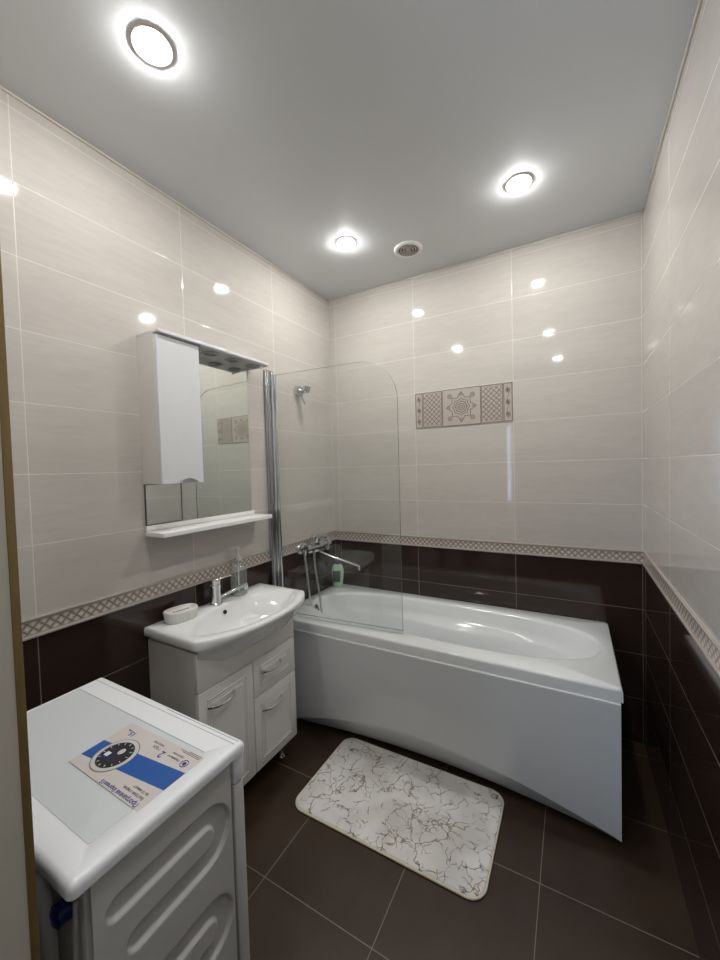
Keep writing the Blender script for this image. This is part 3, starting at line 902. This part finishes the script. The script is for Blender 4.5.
# lid: rounded rim with an inset panel
O = rrect(X0, X1, Y0, Y1, 0.012, 5)
I0 = rrect(X0 + 0.014, X1 - 0.050, Y0 + 0.048, Y1 - 0.068, 0.006, 5)
I1 = rrect(X0 + 0.015, X1 - 0.052, Y0 + 0.050, Y1 - 0.069, 0.006, 5)
def inset(P, d):
    n = len(P); o = []
    for i in range(n):
        a, b = P[i - 1], P[(i + 1) % n]; tx_, ty_ = b[0] - a[0], b[1] - a[1]; L = math.hypot(tx_, ty_) or 1
        o.append((P[i][0] - ty_ / L * d, P[i][1] + tx_ / L * d))
    return o
bm = bmesh.new()
rings = [[(x, y, LZ - 0.024) for x, y in inset(O, 0.004)], [(x, y, LZ - 0.022) for x, y in O]]
for k in range(5):
    a = PI / 2 * k / 4
    rings.append([(x, y, LZ - 0.012 + 0.012 * math.sin(a)) for x, y in inset(O, 0.011 * (1 - math.cos(a)))])
rings += [[(x, y, LZ) for x, y in I0], [(x, y, LZ - 0.0025) for x, y in I1]]
bridge(bm, rings, True, True, True)
lid = finish('lid', bm, 'lid', wm, ang=50)
finish('lid_panel', slab(rrect(X0 + 0.0155, X1 - 0.0525, Y0 + 0.0505, Y1 - 0.0695, 0.006, 5), LZ - 0.0024, LZ - 0.0014), 'lidpanel', lid, smooth=False)
bm = box(0.312, 0.884, -1.7800, -1.7785, LZ - 0.0005, LZ + 0.0002)
finish('lid_seam', bm, 'seal', lid, smooth=False)
bm = box(0.63, 0.884, -1.7695, -1.7685, LZ - 0.0005, LZ + 0.0002)
finish('lid_slot', bm, 'inkgrey', lid, smooth=False)
# sticker on the lid
SZK = LZ + 0.0004
bm = bmesh.new()
def quad_slab(bm, q, z0, z1):
    bridge(bm, [[(x, y, z0) for x, y in q], [(x, y, z1) for x, y in q]], True, True, True)
quad_slab(bm, [(0.606, -1.977), (0.858, -1.979), (0.858, -1.838), (0.604, -1.843)], LZ - 0.0013, SZK)
st = finish('sticker', bm, 'paper', wm, smooth=False)
bm = bmesh.new(); quad_slab(bm, [(0.6065, -1.954), (0.8578, -1.929), (0.8578, -1.883), (0.6058, -1.907)], SZK, SZK + 0.0002)
finish('blue_stripe', bm, 'blue', st, smooth=False)
dx, dy = 0.678, -1.921; Zd = SZK + 0.0002
def disc(bm, cx, cy, r, z0, z1, n=40): add_lathe(bm, (cx, cy, 0), [(r, z0), (r, z1)], n)
bm = bmesh.new(); disc(bm, dx, dy, 0.0465, Zd, Zd + 0.0003); finish('dial_rim', bm, 'grey', st)
bm = bmesh.new(); disc(bm, dx, dy, 0.0445, Zd + 0.0003, Zd + 0.0006); finish('dial_ring', bm, 'silver', st)
bm = bmesh.new(); disc(bm, dx, dy, 0.0365, Zd + 0.0006, Zd + 0.0009); finish('dial_face', bm, 'black', st)
bm = bmesh.new()
for k in range(14):
    a = 2 * PI * k / 14 + 0.2
    p = Vector((dx + 0.029 * math.cos(a), dy + 0.029 * math.sin(a), Zd + 0.0010))
    q = Vector((dx + 0.0335 * math.cos(a), dy + 0.0335 * math.sin(a), Zd + 0.0010))
    add_tube(bm, [p, q], 0.0008, 6)
add_box(bm, dx - 0.024, dx - 0.012, dy - 0.012, dy - 0.001, Zd + 0.0010, Zd + 0.0013)
finish('dial_marks', bm, 'white', st)
bm = bmesh.new(); add_lathe(bm, (dx + 0.004, dy + 0.011, 0), [(0.0085, Zd + 0.0010), (0.0085, Zd + 0.0014)], 24, sx=0.8)
finish('dial_pointer', bm, 'paper', st)
bm = bmesh.new(); quad_slab(bm, [(dx - 0.030, dy - 0.017), (dx + 0.004, dy - 0.019), (dx + 0.002, dy + 0.003), (dx - 0.008, dy + 0.003), (dx - 0.030, dy + 0.001)], Zd + 0.0009, Zd + 0.00095)
finish('dial_window', bm, 'navy', st)
LX, LY = (-1, 0, 0), (0, -1, 0)
tz = SZK + 0.0003
def words(body, size, x, y, mat='ink', bold=0.0001):
    finish('lettering', text_mesh(body, size, (x, y, tz), LX, LY, 0.0001, bold=bold), mat, st, smooth=False)
words('Программа Express15', 0.0122, 0.846, -1.9685, bold=0.00025)
words('Быстрая стирка', 0.0082, 0.842, -1.957, 'inkgrey')
words('за 15 минут', 0.0082, 0.842, -1.947, 'inkgrey')
words('15', 0.018, 0.654, -1.8600, bold=0.0003)
words('мин', 0.006, 0.634, -1.8590)
words('2', 0.024, 0.772, -1.8660, bold=0.0004)
words('ГОДА', 0.0085, 0.750, -1.8635, 'inkgrey')
words('ГАРАНТИИ', 0.0065, 0.750, -1.8535, 'inkgrey')
words('Защита от', 0.0075, 0.818, -1.866, 'inkgrey')
words('протечек', 0.0075, 0.818, -1.856, 'inkgrey')
bm = tube([(0.834 + 0.0085 * math.cos(2 * PI * i / 24), -1.868 + 0.0085 * math.sin(2 * PI * i / 24), tz) for i in range(24)], 0.0008, 6, closed=True)
add_lathe(bm, (0.834, -1.868, tz - 0.0003), [(0.0045, 0.0), (0.0045, 0.0005)], 16)
finish('round_mark', bm, 'ink', st)
for k, (xa, xb) in enumerate(((0.852, 0.80), (0.852, 0.790), (0.852, 0.815))):
    finish('fine_print', box(xb, xa, -1.8475 + k * 0.0032, -1.8463 + k * 0.0032, SZK, SZK + 0.0002), 'inkgrey', st, smooth=False)
# hoses on the back
bm = tube(smooth_path([(0.785, -2.095, 0.812), (0.797, -2.100, 0.80), (0.812, -2.103, 0.775), (0.822, -2.104, 0.74), (0.820, -2.103, 0.70), (0.815, -2.102, 0.60), (0.78, -2.100, 0.20), (0.70, -2.098, 0.08)], 6), 0.0125, 12)
finish('inlet_hose', bm, 'rubber', wm)
bm = lathe((0.833, -2.079, 0.768), [(0.0165, 0.0), (0.0165, 0.018), (0.010, 0.022)], 20, (0, -1, 0))
finish('blue_valve', bm, 'navy', wm)
finish('power_cord', tube(smooth_path([(0.870, -2.084, 0.80), (0.866, -2.086, 0.72), (0.858, -2.088, 0.6), (0.85, -2.090, 0.3)], 6), 0.0035, 8), 'rubber', wm)

# ------------------------------------------------------------------ bath mat
bmx = thing('bath_mat', 'white bath mat with gold veins and cream binding lying before the bathtub', 'bath mat', (0.87, -0.885, 0))
pm = rrect(0.462, 1.276, -1.128, -0.644, 0.062, 10)
finish('mat_top', slab(inset(pm, 0.006), 0.0, 0.013, 0.006), 'mat', bmx)
bm = tube([(x, y, 0.0055) for x, y in inset(pm, 0.0045)], 0.0045, 10, closed=True)
finish('binding', bm, 'matedge', bmx)

# ------------------------------------------------------------------ decorative relief tile
DTX0, DTX1, DTZ0, DTZ1 = 0.6515, 1.2465, ZB1 + 3 * HR + 0.002, ZB1 + 4 * HR - 0.002
dt = thing('decorative_tile', 'beige relief tile with central rosette and lattice on the back wall', 'wall tile', ((DTX0 + DTX1) / 2, 0, DTZ0))
finish('tile_base', box(DTX0, DTX1, -0.0035, -0.0003, DTZ0, DTZ1, bev=0.001, seg=1), 'decor', dt)
YR = -0.0036
def line(bm, pts, r=0.0016, closed=False):
    add_tube(bm, [(x, YR, z) for x, z in pts], r, 6, closed=closed, up=(0, 1, 0), flat=(0.5, 1.0))
Wd = DTX1 - DTX0; Hd = DTZ1 - DTZ0
def fx(f): return DTX0 + Wd * f
bm = bmesh.new()
def rect_line(x0, x1, z0, z1, r): 
    line(bm, [(x0, z0), (x1, z0)], r); line(bm, [(x0, z1), (x1, z1)], r); line(bm, [(x0, z0), (x0, z1)], r); line(bm, [(x1, z0), (x1, z1)], r)
e = 0.006
for a, b in ((0.008, 0.083), (0.095, 0.295), (0.705, 0.905), (0.917, 0.992)):
    rect_line(fx(a), fx(b), DTZ0 + e, DTZ1 - e, 0.0022)
rect_line(fx(0.305), fx(0.695), DTZ0 + 0.003, DTZ1 - 0.003, 0.0022)
finish('panel_frames', bm, 'decorline', dt, smooth=False)
def lattice(x0, x1, z0, z1, p):
    w, h = x1 - x0, z1 - z0
    n = int((w + h) / p) + 1
    for k in range(1, n):
        c = k * p
        s0, s1 = max(0, c - h), min(w, c)
        if s1 - s0 < 0.004: continue
        line(bm, [(x0 + s0, z0 + c - s0), (x0 + s1, z0 + c - s1)], 0.0020)
        line(bm, [(x0 + s0, z1 - (c - s0)), (x0 + s1, z1 - (c - s1))], 0.0020)
for a, b in ((0.105, 0.285), (0.715, 0.895)):
    bm = bmesh.new()
    lattice(fx(a), fx(b), DTZ0 + 0.014, DTZ1 - 0.014, 0.0300)
    finish('lattice_panel', bm, 'decorline', dt, smooth=False)
bm = bmesh.new()
ccx, ccz = (DTX0 + DTX1) / 2, (DTZ0 + DTZ1) / 2
def circ(cx, cz, r, n=32, sx=1.0): return [(cx + r * sx * math.cos(2 * PI * i / n), cz + r * math.sin(2 * PI * i / n)) for i in range(n)]
for r in (0.009, 0.020, 0.033): line(bm, circ(ccx, ccz, r), 0.0026, True)
line(bm, [(ccx + (0.052 if k % 2 == 0 else 0.044) * math.cos(PI * k / 8), ccz + (0.052 if k % 2 == 0 else 0.044) * math.sin(PI * k / 8)) for k in range(16)], 0.0024, True)
star = []
for k in range(16):
    q = (0.094, 0.060, 0.078, 0.060)[k % 4]
    star.append((ccx + q * math.cos(PI * k / 8), ccz + q * math.sin(PI * k / 8)))
line(bm, star, 0.0027, True)
for k in range(4):
    a = PI / 2 * k + PI / 4
    px, pz = ccx + 0.097 * math.cos(a), ccz + 0.097 * math.sin(a)
    line(bm, circ(px, pz, 0.013, 18), 0.0018, True); line(bm, circ(px, pz, 0.006, 12), 0.0018, True)
    b = PI / 2 * k
    line(bm, circ(ccx + 0.076 * math.cos(b), ccz + 0.076 * math.sin(b), 0.007, 12), 0.0020, True)
for k in range(8):
    a = PI / 4 * k
    line(bm, [(ccx + 0.030 * math.cos(a), ccz + 0.030 * math.sin(a)), (ccx + 0.042 * math.cos(a), ccz + 0.042 * math.sin(a))], 0.0016)
finish('rosette', bm, 'decorline', dt, smooth=False)
for f in (0.0455, 0.9545):
    bm = bmesh.new()
    cx = fx(f)
    for zc in (DTZ0 + 0.045, ccz, DTZ1 - 0.045):
        for k in range(6):
            a = PI / 3 * k
            line(bm, circ(cx + 0.008 * math.cos(a), zc + 0.010 * math.sin(a), 0.0045, 8), 0.0017, True)
        add_lathe(bm, (cx, YR + 0.0006, zc), [(0.004, 0.0), (0.003, 0.0014)], 10, (0, -1, 0))
    line(bm, [(cx + 0.005 * math.sin(6 * PI * t / 40), DTZ0 + 0.02 + (Hd - 0.04) * t / 40) for t in range(41)], 0.0014)
    finish('flower_strip', bm, 'decorline', dt, smooth=False)

# ------------------------------------------------------------------ ceiling lamps and the vent
def spotlight(x, y, label, proto=None, light='lamp'):
    if proto is None:
        t = thing('ceiling_spotlight', label, 'ceiling light', (x, y, ROOM_H), 'recessed ceiling spotlights')
        bm = lathe((x, y, ROOM_H), [(0.0525, -0.0003), (0.0525, -0.0032), (0.0515, -0.0042), (0.0505, -0.0040), (0.0400, -0.0012), (0.0400, -0.0003)], 44, cap0=False, cap1=False)
        finish('ring', bm, 'gold', t)
        bm = lathe((x, y, ROOM_H), [(0.0365, -0.001), (0.0365, -0.0042), (0.033, -0.0108), (0.020, -0.0145), (0.0, -0.0150)], 40, cap0=True, cap1=False)
        finish('diffuser', bm, light, t)
        return t
    t = proto.copy(); COL.objects.link(t); t.location = (x, y, ROOM_H); t['label'] = label
    for c in proto.children:
        d = c.copy(); COL.objects.link(d); d.parent = t
    return t
p0 = spotlight(0.508, -1.648, 'large bright gold-ringed ceiling spotlight nearest the viewer on the left')
spotlight(0.484, -0.547, 'small gold-ringed ceiling spotlight on the far left, beside the vent', p0)
spotlight(1.349, -0.525, 'gold-ringed ceiling spotlight at the right, above the end of the bathtub', p0)
p1 = spotlight(1.360, -1.648, 'gold-ringed ceiling spotlight over the right side of the washing machine', None, 'lampdim')
spotlight(0.53, -2.705, 'gold-ringed ceiling spotlight behind the viewer, nearer the left wall', p1)
spotlight(1.400, -2.705, 'gold-ringed ceiling spotlight behind the viewer, nearer the right wall', p1)

vx, vy = 0.750, -0.315
cv = thing('ceiling_vent', 'round white ceiling vent with grey ring grille', 'vent', (vx, vy, ROOM_H))
finish('rim', lathe((vx, vy, ROOM_H), [(0.080, -0.0003), (0.079, -0.006), (0.072, -0.010), (0.061, -0.009), (0.059, -0.004)], 44, cap0=False, cap1=False), 'white', cv)
finish('duct', lathe((vx, vy, ROOM_H), [(0.060, -0.0008), (0.060, -0.002)], 40), 'duct', cv)
bm = bmesh.new()
for r in (0.012, 0.027, 0.042, 0.056):
    add_tube(bm, [(vx + r * math.cos(2 * PI * i / 36), vy + r * math.sin(2 * PI * i / 36), ROOM_H - 0.006) for i in range(36)], 0.0036, 6, closed=True)
for k in range(3):
    a = PI * k / 3
    add_tube(bm, [(vx + 0.060 * math.cos(a), vy + 0.060 * math.sin(a), ROOM_H - 0.005), (vx - 0.060 * math.cos(a), vy - 0.060 * math.sin(a), ROOM_H - 0.005)], 0.0018, 6)
finish('grille', bm, 'louvre', cv)
